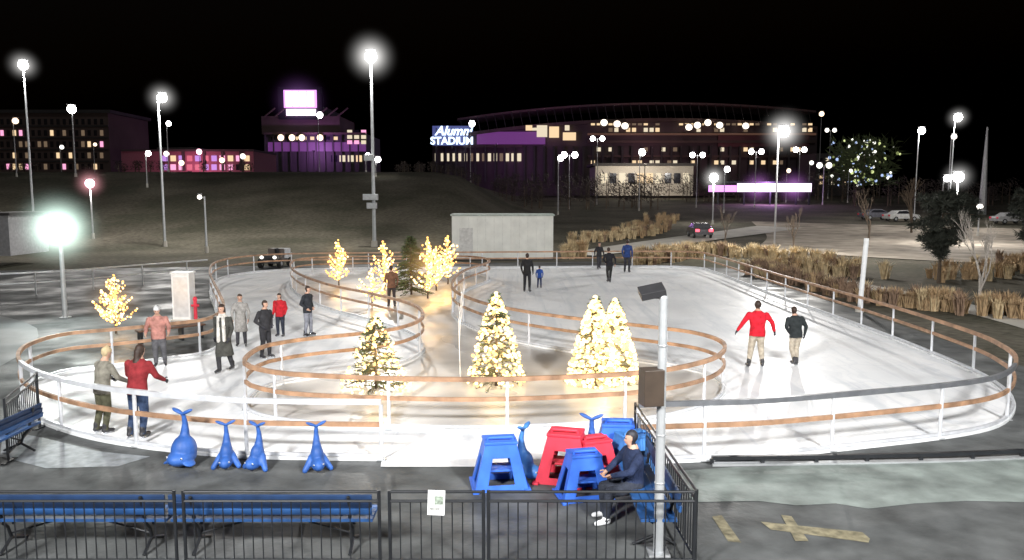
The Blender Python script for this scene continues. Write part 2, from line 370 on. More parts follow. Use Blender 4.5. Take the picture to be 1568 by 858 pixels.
def skate_frame(x,y,rz,s,m,z=.006,tilt=0):
    q=MB(); t=.035
    def ring(P,Hh,m):
        P=[Vector(p) for p in P];Hh=[Vector(p) for p in Hh]; nn=(P[1]-P[0]).cross(P[2]-P[0]).normalized()*t
        vs=P+Hh+[p-nn for p in P]+[p-nn for p in Hh]; fs=[]
        for i in range(4):
            j=(i+1)%4
            fs+=[(i,j,4+j,4+i),(8+i,12+i,12+j,8+j),(i,8+i,8+j,j),(4+i,4+j,12+j,12+i)]
        q.add(vs,fs,m)
    B=.43;T=.25;D=.30;DT=.2;Z=.74
    c=[(-B,-D,0),(B,-D,0),(B,D,0),(-B,D,0),(-T,-DT,Z),(T,-DT,Z),(T,DT,Z),(-T,DT,Z)]
    def lerp(a,b_,k): return tuple(a[i]*(1-k)+b_[i]*k for i in range(3))
    for a,b_ in((0,1),(1,2),(2,3),(3,0)):
        O=[c[a],c[b_],c[b_+4],c[a+4]]
        def pt(fx,fz): return lerp(lerp(c[a],c[b_],fx),lerp(c[a+4],c[b_+4],fx),fz)
        side=(a in(1,3))
        ring(O,[pt(.24,.14 if not side else .12),pt(.76,.14 if not side else .12),pt(.72,.7),pt(.28,.7)],m)
    q.box((0,0,Z+.015),(2*T+.03,2*DT+.03,.045),m)
    q.box((0,0,.3),(.5,.36,.035),m)
    for sx in(-1,1): q.box((sx*(B-.02),0,.02),(.1,2*D+.12,.04),m)
    for sx in(-1,1): q.cyl((sx*T*.8,-DT*.5,Z),(sx*T*.8,-DT*.5,Z+.08),.025,.025,m); 
    q.cyl((-T*.8,-DT*.5,Z+.08),(T*.8,-DT*.5,Z+.08),.028,.028,m,10)
    o=q.obj('skating_aid_frame',bevel=.016,loc=(x,y,z),rz=rz,sc=s); o.rotation_euler[0]=tilt
    return o
skate_frame(*G(765,744),math.radians(8),.95,pb2)
skate_frame(*G(866,735),math.radians(-14),1.0,pr)
skate_frame(*G(908,737),math.radians(20),.88,pr)
skate_frame(*G(893,760),math.radians(12),.86,pb2)
skate_frame(*G(945,716),math.radians(-5),.98,pb2)
skate_frame(*G(968,730),math.radians(20),.9,pb3)
# ------------------------------------------------------------------ front post with speaker & floodlight
px,pz=A(1016,455,9.25); q=MB()
q.cyl((px,9.25,.004),(px,9.25,pz),.062,.052,poleg,16); q.cyl((px,9.25,pz),(px,9.25,pz+.04),.06,.03,poleg,16); q.box((px,9.25,.02),(.26,.26,.03),galv)
q.box((px-.13,9.22,A(1000,593,9.2)[1]),(.25,.22,.44),M('speaker_brown',(.05,.035,.025),.5,var=.2),rz=.2)
q.box((px-.05,9.25,A(1000,593,9.2)[1]+.05),(.12,.04,.04),black)
q.box((px-.07,9.3,pz+.0),(.1,.05,.05),black)
q.box((px-.13,9.3,pz+.06),(.3,.22,.09),M('fixture_grey',(.05,.05,.055),.4,.4),rot=Matrix.Rotation(math.radians(-12),3,'Y')@Matrix.Rotation(math.radians(20),3,'X'))
for zb_ in(.9,1.5,2.6): q.cyl((px,9.25,zb_),(px,9.25,zb_+.02),.066,.066,galv,16)
q.obj('floodlight_pole',bevel=.006)
# ------------------------------------------------------------------ people
skin=M('skin',(.5,.3,.22),.5,var=.08); lip=M('lips',(.35,.12,.1),.5); eye=M('eye',(.03,.02,.02),.2)
blade=M('skate_blade',(.6,.62,.65),.25,.9)
def cloth(c): 
    k='cloth_%02x%02x%02x'%tuple(int(min(1,x)*255) for x in c); return M(k,c,.85,var=.32,scale=9,bump=.8,spec=.2)
POSE={
 'stand':dict(lean=(0,.03),arm=[((-.27,.03,1.15),(-.25,-.1,.92)),((.27,.03,1.15),(.25,-.1,.92))],leg=[((-.11,-.03,.5),(-.12,.02,.1)),((.11,-.02,.5),(.13,-.02,.1))]),
 'pocket':dict(lean=(.02,.0),arm=[((-.31,.06,1.16),(-.19,-.09,1.0)),((.31,.06,1.16),(.19,-.09,1.0))],leg=[((-.1,-.02,.5),(-.13,.03,.1)),((.12,-.03,.5),(.12,-.04,.1))]),
 'rail':dict(lean=(0,.16),arm=[((-.3,-.12,1.16),(-.3,-.36,1.04)),((.3,-.12,1.16),(.3,-.36,1.04))],leg=[((-.1,-.04,.5),(-.1,.04,.1)),((.12,-.02,.5),(.14,.08,.1))]),
 'skate':dict(lean=(-.03,.14),arm=[((-.38,.02,1.2),(-.47,-.1,.97)),((.38,.02,1.2),(.49,-.1,.98))],leg=[((-.13,-.1,.5),(-.15,.02,.1)),((.14,-.06,.5),(.22,.06,.1))]),
 'glide':dict(lean=(.05,.12),arm=[((-.3,.08,1.17),(-.3,-.02,.93)),((.32,.06,1.17),(.2,-.05,1.0))],leg=[((-.08,-.1,.5),(-.02,.06,.1)),((.1,-.04,.5),(.1,.16,.13))]),
 'walk':dict(lean=(0,.06),arm=[((-.27,.1,1.16),(-.27,.06,.92)),((.27,-.05,1.15),(.26,-.2,.95))],leg=[((-.1,-.14,.52),(-.1,-.1,.1)),((.1,.02,.5),(.1,.2,.14))]),
}
def person(u,vf,vh,yaw,jk,pt,hair=(.03,.02,.015),hat=None,pose='stand',hem=-.13,skates=True,longhair=False,scarf=None,bulk=1.,xy=None,Hh=None,sit=False):
    x,y=xy if xy else G(u,vf)
    Ht=Hh if Hh else A(u,vh,y)[1]
    P=POSE.get(pose); jm=cloth(jk);pm=cloth(pt);hm_=cloth(hat) if hat else M('hair_%d'%int(hair[0]*500),hair,.6,var=.3,scale=20); hat_=bool(hat)
    boot=M('boot_dark',(.03,.03,.035),.45) if not sit else white; gl=cloth((.04,.04,.05)) if rnd()<.5 and not sit else skin
    pel=Vector((0,0,.95)); lx,ly=P['lean'] if P else (0,.42)
    if sit: pel=Vector((0,0,.56))
    Uv=Vector((lx,-ly,1)).normalized(); R=Vector((1,0,0)); R=(R-Uv*R.dot(Uv)).normalized(); Fw=R.cross(Uv)
    T=lambda a,f,h: pel+R*a+Fw*f+Uv*h
    q=MB(); prim=[]
    def limb(a,b_,r0,r1,m):
        cap(q,a,b_,r0,r1); prim.append((Vector(a),Vector(b_),r0,r1,m))
    k=bulk
    rr=[(-.13,.17,.125),(0,.178,.135),(.14,.162,.122),(.32,.188,.135),(.44,.185,.115),(.5,.15,.095),(.55,.085,.07),(.60,.058,.06)]
    if hem<-.2: rr=[(hem,.23,.19),(-.3,.2,.165)]+rr
    rings=[]
    for h,a,f in rr:
        rings.append([T(a*k*math.cos(t),f*k*math.sin(t),h) for t in [2*math.pi*i/16 for i in range(16)]])
    q.loft(rings,None)
    hc=T(0,.035,.70)
    Rm=Matrix((R,Fw,Uv)).transposed()
    def HP(a,f,h): return hc+R*a+Fw*f+Uv*h
    q.sph(HP(0,0,.01),(.074,.092,.108),None,14,10,R=Rm); q.sph(HP(0,.03,-.055),(.052,.055,.06),None,12,8,R=Rm)
    cap(q,T(0,0,.54),HP(0,-.01,-.06),.058,.055)
    cap(q,HP(0,.09,.0),HP(0,.108,-.025),.012,.015)
    for sx in(-1,1): q.sph(HP(sx*.076,-.005,-.005),(.014,.022,.03),None,8,6,R=Rm)
    q.sph(HP(0,-.018,.03),(.086,.1,.106),None,14,10,R=Rm)
    if hat_: q.sph(HP(0,-.01,.055),(.096,.11,.095),None,14,10,R=Rm); q.sph(HP(0,-.01,.155),.032,None,8,6)
    if longhair: cap(q,HP(0,-.07,-.02),HP(0,-.1,-.2),.075,.05)
    if scarf: 
        for sx in(-1,1): cap(q,T(sx*.07,.11,.5),T(sx*.08,.15,-.1),.035,.04)
        q.sph(T(0,.01,.56),(.1,.1,.05),None,12,8,R=Rm)
    if sit: arms=[(T(-.27,.16,.27),T(-.12,.38,.2)),(T(.27,.16,.27),T(.12,.38,.2))]; legs=[(Vector((-.13,-.44,.5)),Vector((-.13,-.42,.1))),(Vector((.13,-.44,.5)),Vector((.15,-.5,.1)))]
    else: arms=P['arm'];legs=P['leg']
    fb=[]
    for i,sx in enumerate((-1,1)):
        sh=T(sx*.19*k,0,.45); el,wr=[Vector(t) for t in arms[i]]
        if not sit: el=el+Vector((lx*.2,-ly*.25,0)); wr=wr+Vector((lx*.1,-ly*.1,0))
        limb(sh,el,.066*k,.052*k,jm); limb(el,wr,.052*k,.038*k,jm)
        d=(wr-el).normalized(); 
        pa=wr+d*.03; pb_=wr+d*.085; limb(pa,pb_,.034,.032,gl)
        side=Vector((0,1,0)); side=(side-d*side.dot(d)).normalized(); nrm=d.cross(side)*(sx)
        for j,(o_,L) in enumerate(((-.027,.062),(-.009,.075),(.009,.07),(.027,.055))):
            s0=pb_+side*o_+d*.012; s1=s0+d*L*.55; s2=s1+(d*.6+nrm*-.6).normalized()*L*.5; fb.append((s0,s1,s2,.0095))
        s0=pa+side*-.028; s1=s0+(d*.6-side*.8).normalized()*.04; s2=s1+(d-side*.2).normalized()*.03; fb.append((s0,s1,s2,.011))
    for i,sx in enumerate((-1,1)):
        hp=pel+Vector((sx*.092,0,-.03)); kn,an=[Vector(t) for t in legs[i]]
        limb(hp,kn,.1*k,.072*k,pm); limb(kn,an,.072*k,.056,pm)
        ft=[an+Vector((0,.03,-.03)),an+Vector((sx*.02,-.16,-.045))]
        limb(an+Vector((0,0,.08 if skates else .02)),an,.058,.056,boot); limb(ft[0],ft[1],.048,.04,boot)
    V,Fc=remesh(q,.019,3)
    C=np.array([V[f].mean(axis=0) for f in Fc]); 
    hh=(C-np.array(pel))@np.array(Uv)
    best=np.full(len(C),1e9); idx=np.zeros(len(C),int); mats=[jm,hm_,skin]+([cloth(scarf)] if scarf else [])
    def seg(a,b_,r0,r1):
        a=np.array(a);b2=np.array(b_);d=b2-a;t=np.clip(((C-a)@d)/max(1e-9,d@d),0,1); return np.linalg.norm(C-(a+t[:,None]*d),axis=1)-(r0+(r1-r0)*t)
    dT=seg(T(0,0,-.05),T(0,0,.46),.155*k,.15*k); 
    if hem<-.2: dT=np.minimum(dT,seg(T(0,0,hem),T(0,0,0),.2,.16))
    dT[hh<hem]=1e9; dT[hh>.565]=1e9
    best=dT.copy()
    for a,b_,r0,r1,m in prim:
        if m not in mats: mats.append(m)
        dd=seg(a,b_,r0,r1)
        if m is pm and not sit: dd[hh>hem+.01]+=1. 
        s=dd<best; best[s]=dd[s]; idx[s]=mats.index(m)
    rel=(C-np.array(hc)); fa=rel@np.array(Fw); ua=rel@np.array(Uv)
    head=hh>.555
    idx[head]=2
    hr=head&((fa<.012)&(ua>-.09)|(ua>.055))
    if hat_: hr=head&((ua>.035)|(fa<-.03)&(ua>-.06))
    idx[hr]=1
    if longhair: 
        dl=seg(HP(0,-.07,-.02),HP(0,-.1,-.2),.08,.055); idx[(dl<.012)&(fa<-.03)]=1
    if scarf:
        for sx in(-1,1):
            dl=seg(T(sx*.07,.11,.5),T(sx*.08,.15,-.1),.035,.04); idx[dl<.008]=3
        idx[(hh>.5)&(hh<.585)]=3
    b2=MB()
    for m in mats: b2.mi(m)
    b2.v=V.tolist(); b2.f=Fc; b2.m=idx.tolist()
    for s0,s1,s2,r in fb: b2.cyl(s0,s1,r,r,gl,8); b2.sph(s1,r,gl,8,6); b2.cyl(s1,s2,r,r*.85,gl,8); b2.sph(s2,r*.85,gl,8,6)
    for sx in(-1,1):
        b2.sph(HP(sx*.03,.092,.012),(.012,.008,.008),eye,8,6,R=Rm); 
    b2.sph(HP(0,.088,-.058),(.022,.01,.006),lip,8,6,R=Rm)
    if skates:
        for i,sx in enumerate((-1,1)):
            an=Vector(legs[i][1]); zt=an.z-.08; b2.box((an.x+sx*.01,an.y-.06,zt-.012),(.006,.27,.035),blade); 
            for dy in(.0,-.12): b2.box((an.x+sx*.01,an.y+dy,zt+.01),(.03,.05,.03),blade)
    s=Ht/1.80
    mz=min(p[2] for p in b2.v)
    o=b2.obj('person',smooth=True,loc=(x,y,(.014 if skates else .005)-mz*s),rz=math.radians(yaw),sc=s)
    return o
beige=(.42,.37,.3)
person(160,664,533,150,(.2,.19,.16),(.1,.1,.065),hat=(.45,.36,.22),pose='rail',bulk=1.1)
person(214,671,528,168,(.22,.025,.03),(.05,.08,.16),hair=(.03,.015,.01),pose='rail',longhair=True,bulk=1.14)
person(245,562,468,20,(.42,.2,.17),(.1,.1,.11),hat=(.6,.6,.62),pose='rail',bulk=1.14)
person(345,571,465,-8,(.06,.06,.055),(.04,.04,.045),pose='walk',hem=-.52,scarf=(.6,.58,.55),longhair=True)
person(370,531,450,15,(.3,.29,.28),(.06,.06,.07),pose='stand',hem=-.45,hair=(.05,.03,.02))
person(407,549,460,60,(.035,.035,.04),(.03,.03,.035),pose='pocket',bulk=1.1)
person(430,516,449,-10,(.45,.02,.03),(.03,.035,.05),pose='stand',longhair=True,bulk=1.1)
person(472,515,438,70,(.03,.033,.04),(.22,.23,.27),pose='pocket',bulk=1.1)
person(1158,563,461,178,(.55,.015,.03),beige,pose='skate',bulk=1.2)
person(1217,559,470,186,(.025,.03,.032),beige,pose='glide',bulk=1.15)
person(807,448,388,165,(.02,.02,.022),(.02,.02,.025),pose='stand')
person(826,442,407,180,(.03,.08,.32),(.03,.04,.1),pose='stand')
person(917,413,371,10,(.03,.03,.035),(.05,.05,.06),pose='walk')
person(933,433,379,185,(.02,.022,.026),(.03,.03,.03),pose='glide')
person(960,418,367,160,(.03,.06,.2),(.04,.04,.05),pose='stand')
person(600,470,405,200,(.16,.08,.05),(.05,.04,.04),pose='stand',skates=False)
person(0,0,0,-75,(.02,.03,.07),(.03,.035,.05),hair=(.02,.02,.03),xy=(1.66,10.35),Hh=1.62,sit=True,skates=False,bulk=1.15)
# ------------------------------------------------------------------ plants
bark=M('bark',(.09,.065,.045),.9,var=.35,scale=12); barkl=M('pale_bark',(.34,.31,.28),.8,var=.3,scale=12)
def branchy(q,p,d,L,r,dep,mat,spread=.55,up=.2,n=5):
    p=Vector(p);d=Vector(d).normalized(); e=p+d*L
    q.cyl(p,e,r,r*.68,mat,n,False)
    if dep==0: return
    for i in range(random.choice((2,3,3)) if dep>1 else 3):
        nd=(d+Vector((U(-1,1),U(-1,1),U(-.4,.8)))*spread+Vector((0,0,up))).normalized()
        st=p+d*L*U(.45,1.) if i else e
        branchy(q,st,nd,L*U(.6,.82),r*.6,dep-1,mat,spread,up,n)
def bare_tree(name,x,y,Ht,mat=bark,dep=5,spread=.6,z=None,up=.2,r=None,nn=5,lk=.30):
    q=MB(); branchy(q,(0,0,-.05),(U(-.05,.05),U(-.05,.05),1),Ht*lk,r or Ht*.018,dep,mat,spread,up,nn)
    top=max(v[2] for v in q.v); s=Ht/top
    return q.obj(name,loc=(x,y,hgt(x,y) if z is None else z),sc=s)
def conifer(name,x,y,Ht,W,m,nb=26,bl=None,bs=.03,nbulb=100,trunk=.1,irr=.2,leaf=.09,lpb=16,z=None):
    q=MB(); q.cyl((0,0,0),(0,0,Ht*.97),Ht*.02,.01,bark,8); m2=M(m.name+'_pale',(.09,.13,.05),.8,var=.3)  # paler green needles, mixed in at random
    for i in range(nb*7):
        t=(i+rnd())/(nb*7); zz=Ht*(trunk+(1-trunk)*t); a=U(0,2*math.pi); Rr=W/2*(1-t)**.72*U(1-irr*1.6,1+irr*.5)+.03
        dr=Vector((math.cos(a),math.sin(a),U(-.3,.05))); p0=Vector((0,0,zz)); e=p0+dr*Rr
        q.cyl(p0,e,.008,.004,bark,4,False)
        for k in range(lpb):
            s=(k+rnd())/lpb
            c=p0.lerp(e,s**.7); dd=(dr+Vector((U(-1,1),U(-1,1),U(-.6,.8)))*.8).normalized(); w_=dd.orthogonal().normalized()*leaf*.16
            l=leaf*U(.7,1.3); q.add([c-w_,c+w_,c+dd*l],[(0,1,2)],m if rnd()<.6 else m2)
    if bl:
        for i in range(nbulb):
            t=rnd()**1.2; zz=Ht*(trunk+(1-trunk)*t*.98); a=U(0,6.283); Rr=(W/2*(1-t)**.72)*U(.85,1.06)+.02
            q.sph((Rr*math.cos(a),Rr*math.sin(a),zz),bs*U(.7,1.25),bl if rnd()<.65 else bulb,6,4)
        q.sph((0,0,Ht),bs*1.4,bl,8,6)
    return q.obj(name,loc=(x,y,hgt(x,y) if z is None else z))
fir=M('fir_needles',(.05,.065,.03),.8,var=.4,scale=4)
S=G
warm=(1,.66,.28)
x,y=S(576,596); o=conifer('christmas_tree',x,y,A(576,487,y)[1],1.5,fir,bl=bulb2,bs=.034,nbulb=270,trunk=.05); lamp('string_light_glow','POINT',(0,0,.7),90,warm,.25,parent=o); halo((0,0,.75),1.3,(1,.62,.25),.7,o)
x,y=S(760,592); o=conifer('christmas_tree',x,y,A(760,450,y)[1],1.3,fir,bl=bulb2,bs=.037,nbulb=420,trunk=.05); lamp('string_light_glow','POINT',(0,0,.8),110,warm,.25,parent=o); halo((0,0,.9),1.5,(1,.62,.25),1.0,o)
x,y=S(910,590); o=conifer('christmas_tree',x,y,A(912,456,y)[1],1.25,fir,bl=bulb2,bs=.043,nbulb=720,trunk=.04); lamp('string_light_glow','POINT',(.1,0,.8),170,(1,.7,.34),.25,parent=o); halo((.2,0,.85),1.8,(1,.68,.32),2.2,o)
x,y=S(940,584); o=conifer('christmas_tree',x,y,A(942,460,y)[1],1.2,fir,bl=bulb2,bs=.043,nbulb=680,trunk=.04)
def gold(u,vb,vt,p=60,W=.45,bs=.04,nb=34,step=.09,m=bulb3,hk=.6):
    x,y=G(u,vb); h=A(u,vt,y)[1]; q=MB(); q.cyl((0,0,0),(0,0,h*.97),.04,.012,bark,6)
    def wind(a,b_):
        L=(b_-a).length
        for i in range(max(1,int(L/step))):
            c=a.lerp(b_,(i+rnd())/max(1,int(L/step)))+Vector((U(-1,1),U(-1,1),U(-1,1)))*.03; q.sph(c,bs*U(.7,1.2),m if rnd()<.6 else bulb2,6,4)
    wind(Vector((0,0,h*.12)),Vector((0,0,h)))
    for i in range(nb):
        t=(i+rnd())/nb; z0=h*(.14+.78*t); a=U(0,6.283); R_=h*W*.5*(1-t)**.7*U(.6,1.15)+.05
        p0=Vector((0,0,z0)); p1=p0+Vector((math.cos(a)*R_*.7,math.sin(a)*R_*.7,R_*.35)); p2=p1+Vector((math.cos(a)*R_*.4,math.sin(a)*R_*.4,R_*.45))
        q.cyl(p0,p1,.012,.008,bark,4,False); q.cyl(p1,p2,.008,.005,bark,4,False); wind(p0,p1); wind(p1,p2)
    o=q.obj('lit_tree',loc=(x,y,.02)); lamp('string_light_glow','POINT',(0,0,h*.45),p,(1,.58,.2),.3,parent=o)
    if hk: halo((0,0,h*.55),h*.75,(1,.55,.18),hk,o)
    return o
gold(178,512,420,90,.6,bs=.036,nb=46,step=.06,hk=1.)
gold(519,440,368,80,.5,bs=.05,step=.09,hk=.8); gold(588,442,370,60,.6,bs=.05,step=.1,hk=0); gold(570,470,415,30,.9,bs=.045,nb=20,step=.1,hk=0)
gold(655,458,365,120,.5,bs=.05,step=.08,hk=1.4); gold(668,446,378,50,.5,bs=.05,step=.1,hk=0); gold(686,436,360,70,.55,bs=.05,step=.1,hk=0)
x,y=G(630,452); conifer('fir_tree',x,y,A(628,362,y)[1],1.9,fir,nb=30,trunk=.08,leaf=.16)
x,y=G(705,578); bare_tree('white_sapling',x,y,A(705,430,y)[1],mat=M('white_bark',(.7,.7,.7),.6),dep=4,spread=.3,up=.35,r=.014,lk=.3)
pinem=M('pine_needles',(.035,.04,.03),.8,var=.4)
def pine(u,vb,Ht,W):
    x,y=G(u,vb); q=MB(); q.cyl((0,0,-.1),(.05,.05,Ht*.9),.1,.02,bark,8)
    for i in range(60):
        t=rnd(); zz=Ht*(.3+.65*t); a=U(0,6.283); Rr=W/2*math.sin(math.pi*min(1,(.22+.78*(1-t)))**.8)*U(.5,1.1)
        e=Vector((Rr*math.cos(a),Rr*math.sin(a),zz+U(-.1,.35))); q.cyl((0,0,zz),e,.03,.01,bark,5,False)
        for c_ in range(5):
            c=Vector((0,0,zz)).lerp(e,U(.45,1.05))+Vector((U(-.2,.2),U(-.2,.2),U(-.1,.2)))
            for k in range(55):
                d=Vector((U(-1,1),U(-1,1),U(-.7,1))).normalized(); s=c+d*U(0,.22); w_=d.orthogonal().normalized()*.026
                q.add([s-w_,s+w_,s+d*.22],[(0,1,2)],pinem)
    q.obj('pine_tree',loc=(x,y,0))
pine(1437,434,4.4,3.5); pine(1590,440,4.6,3.4)
x,y=G(1500,470); bare_tree('bare_tree',x,y,A(1500,318,y)[1],mat=barkl,dep=6,spread=.5,up=.35)
for u,Y,ht in((1330,75,5),(1395,85,6),(1215,62,3.6),(1110,66,3.6)):
    x=(u-784)/F*Y; bare_tree('bare_tree',x,Y,ht,dep=5,spread=.6,nn=4)
straw=[M('straw_a',(.4,.28,.16),.9,var=.3),M('straw_b',(.24,.16,.11),.9,var=.3),M('straw_c',(.52,.41,.25),.9,var=.3)]
def grass(name,pts,s=1.,mi=None):
    q=MB()
    for (x,y) in pts:
        z=hgt(x,y); h=U(.6,1.1)*s; m=straw[mi] if mi is not None and rnd()<.6 else random.choice(straw)
        for k in range(46):
            a=U(0,6.283); sp_=U(.05,.5)*s; bx=Vector((x+U(-.12,.12)*s,y+U(-.12,.12)*s,z)); d=Vector((math.cos(a),math.sin(a),0)); w_=Vector((-d.y,d.x,0))*.022*s
            m1_=bx+d*sp_*.45+Vector((0,0,h*.65)); t_=bx+d*sp_+Vector((0,0,h*U(.7,1.)))
            q.add([bx-w_,bx+w_,m1_+w_,m1_-w_,t_],[(0,1,2,3),(3,2,4)],m)
    return q.obj(name)
def row(p0,p1,n,j=.6): return [(p0[0]+(p1[0]-p0[0])*t+U(-j,j),p0[1]+(p1[1]-p0[1])*t+U(-j,j)) for t in [rnd() for _ in range(n)]]
grass('ornamental_grass',row((13.6,44),(14.8,31),80,.6),.95,1)
grass('ornamental_grass',row((15.2,31),(20,26),80,.7)+row((20,26),(30,26),80,.8),.95,0)
grass('ornamental_grass',row((8.5,50),(14,58),90,1.)+row((14,58),(20,50),50,1.2)+row((14,46),(19,42),60,1),1.15,2)
grass('ornamental_grass',row((5,70),(14,82),60,1.6),1.1,2)
grass('ornamental_grass',row((12,78),(22,110),60,2.5),1.2,0)
grass('ornamental_grass',row((22,40),(40,55),90,1.6),1.,0)
grass('ornamental_grass',row((3.6,54),(4.8,56),16,.6),1.4,2)
grass('ornamental_grass',row((45,62),(70,85),60,2.5),1.,0)
def mass(name,u0,u1,Y,vt,n,m,lit=None):
    q=MB()
    for i in range(n):
        u=U(u0,u1); yy=Y+U(-8,8); x=(u-784)/F*yy; zb=hgt(x,yy); zt=max(zb+2,A(u,vt+U(-6,14),yy)[1]); 
        q.cyl((x,yy,zb-1),(x,yy,zt*.8+zb*.2),.15,.05,bark,4,False)
        for k in range(90):
            d=Vector((U(-1,1),U(-1,1),U(-1,1))); hh_=zt-zb; c=Vector((x+d.x*hh_*.28,yy+d.y*hh_*.28,zb+hh_*.6+d.z*hh_*.36)); e=c+Vector((U(-1,1),U(-1,1),U(-.3,1)))*hh_*.16
            w_=Vector((.07,0,.05)) if not lit else Vector((.3,0,.25))
            q.add([c-w_,c+w_,e],[(0,1,2)],m)
            if lit and rnd()<.16: q.sph(c,U(.18,.42),random.choice(lit),6,4)
    q.obj(name)
twig=M('twigs',(.05,.038,.034),.9,var=.4,scale=.5)
mass('distant_trees',600,1010,140,268,60,twig); mass('distant_trees',1010,1300,170,266,34,twig); mass('distant_trees',0,400,135,256,20,twig); mass('distant_trees',1300,1570,150,276,30,twig)
mass('distant_lit_trees',1286,1345,190,212,12,M('olive_leaf',(.07,.09,.035),.9),[EM('tree_bulb',(.75,.85,.35),1.),EM('tree_bulb_white',(.95,.95,.85),1.6),EM('tree_bulb_blue',(.5,.65,1),1.),EM('tree_bulb_dim',(.5,.6,.2),.4)])
# ------------------------------------------------------------------ street lamps
def street_lamp(u,v,Y,style='single',R=1.,hal=(1.,.98,.95),k=0.,power=0,pm=poled,glass=lampw,gr=.2,dirx=1,rp=.09):
    x,z=A(u,v,Y); zb=hgt(x,Y); e=empty('street_lamp',(x,Y,0)); q=MB()
    q.cyl((0,0,zb),(0,0,z+.1),rp,rp*.6,pm,8); q.cyl((0,0,zb),(0,0,zb+.5),rp*1.7,rp*1.5,conc,8)
    if style=='double': hx=[-.9,.9]
    elif style=='top': hx=[0]
    else: hx=[dirx*.35]
    for a in hx:
        q.cyl((0,0,z-.05),(a,0,z+.12),rp*.5,rp*.5,pm,6); q.box((a,0,z+.1+gr*1.05),(gr*1.6,gr*1.4,.1),pm)
        q.sph((a,-.05,z+.05),(gr*1.1,gr*1.0,gr*1.1),glass,12,8)
    q.obj('pole_and_head',parent=e)
    if k>0:
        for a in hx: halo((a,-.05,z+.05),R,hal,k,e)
    if power: lamp('lamp_light','POINT',(hx[0],-.3,z-gr-.25),power,(1,.97,.92),.15,parent=e)
    return e
st=street_lamp
st(568,88,65,'top',2.8,k=4.5,power=11000,pm=poleg,gr=.45,rp=.16)
x_,z_=A(568,302,65); q=MB(); q.box((x_,64.8,z_),(1.2,.5,.5),poleg); q.box((x_+.1,64.8,z_-.7),(.8,.5,.5),poleg); q.box((x_-.1,64.8,z_+3.2),(.7,.4,.5),poleg); q.obj('junction_box',bevel=.03)
st(36,101,75,'top',2.1,k=2.6,power=6000,pm=poleg,gr=.4,rp=.12)
st(110,168,110,'top',gr=.52,rp=.13)
st(242,151,65,'single',1.9,k=2.6,power=7000,pm=poleg,gr=.35,rp=.12)
st(255,190,120,gr=.33); st(223,236,100,gr=.3); st(20,186,110,gr=.38,glass=lampwm); st(92,226,150,gr=.35,glass=lampd); st(143,222,150,gr=.3,glass=lampwm)
st(487,177,150,gr=.5); st(720,190,150,gr=.5); st(575,245,110,gr=.36); st(560,238,130,gr=.3)
st(138,282,70,'top',2.0,hal=(1,.45,.5),k=3.,glass=lampp,gr=.36,power=600)
st(1192,203,55,'single',2.2,k=4.5,power=9000,gr=.36,rp=.08)
st(1407,201,110,gr=.45,power=3000); st(1462,181,90,'single',1.9,k=2.2,gr=.42,power=6000,pm=poleg); st(1457,210,120,gr=.38,glass=lampd)
st(915,213,150,'double',gr=.42); st(872,238,135,'double',gr=.48); st(855,243,120,gr=.4); st(980,234,130,gr=.5); st(1068,238,140,'double',gr=.42)
st(1158,233,140,'double',gr=.42); st(1110,260,125,gr=.42); st(1093,273,100,'top',2.6,k=3.,gr=.5,power=1500); st(1225,230,170,'double',gr=.5)
st(1467,272,70,'top',2.0,k=2.6,gr=.42,power=3500,pm=poleg); st(1445,274,90,gr=.34); st(1500,318,80,'top',gr=.28,glass=lampd); st(1272,200,190,'double',gr=.45,glass=lampd); st(1258,175,210,'top',gr=.6,glass=lampwm); st(1262,254,150,'double',gr=.5,glass=lampd); st(1205,262,160,gr=.4,glass=lampwm); st(1240,250,165,gr=.4,glass=lampd); st(1300,262,160,gr=.3,glass=lampd)
st(313,303,60,'single',glass=lampd,pm=poleg,dirx=-1,gr=.16,rp=.1)
x,y=G(100,487); zz=A(98,350,y)[1]; e=empty('floodlight_pole',(x,y,0)); q=MB(); q.cyl((0,0,.004),(0,0,zz),.09,.07,poleg,12); q.box((0,0,.02),(.3,.3,.04),galv); q.box((0,.02,zz),(.5,.12,.4),black); q.box((0,-.045,zz),(.44,.02,.34),lampw); q.cyl((0,0,zz-.3),(0,0,zz-.2),.1,.1,galv,12); q.obj('pole_and_head',parent=e,bevel=.01)
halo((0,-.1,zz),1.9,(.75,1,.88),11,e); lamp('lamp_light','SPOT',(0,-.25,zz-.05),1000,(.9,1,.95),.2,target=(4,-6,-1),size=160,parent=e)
x,y=G(1316,478); q=MB(); xt,zt=A(1327,365,y); q.cyl((0,0,0),(xt-x-.0,0,zt),.09,.09,white,12); q.cyl((0,0,0),(0,0,.1),.16,.16,conc,12); q.obj('white_post',loc=(x,y,0))
xt,zt=A(1512,195,120); q=MB(); zb=hgt(xt,120); q.cyl((xt,120,zb),(xt,120,zt),.6,.12,poled,8); q.obj('spire_pole')
def flood(x,y,z,tgt,p,rad,size=110,col=(1,.985,.955)):
    e=empty('unseen_rink_floodlight',(x,y,0)); q=MB(); q.cyl((0,0,.0),(0,0,z),.14,.1,poleg,12)
    d=(Vector(tgt)-Vector((x,y,z))).normalized(); R=d.to_track_quat('-Z','Y').to_matrix()
    for sx in(-.5,.5): q.box(Vector((sx,0,z)),(.7,.5,.2),black,rot=R)
    q.cyl((-.9,0,z-.2),(.9,0,z-.2),.05,.05,poleg); q.obj('pole_and_head',parent=e)
    lamp('lamp_light','SPOT',tuple(Vector((0,0,z))+d*.4),p,col,rad,target=tuple(Vector((0,0,z))+d*5),size=size,parent=e)
flood(-9,-4,12,(0,25,0),30000,1.2,90); flood(9,-4,12,(3,27,0),30000,1.2,95)
flood(27,24,9.5,(4,26,0),19000,.16,130); flood(-24,22,11,(1,25,0),4500,.6,70)  # right flood inferred from rail shadows; left one unseen, added for even light
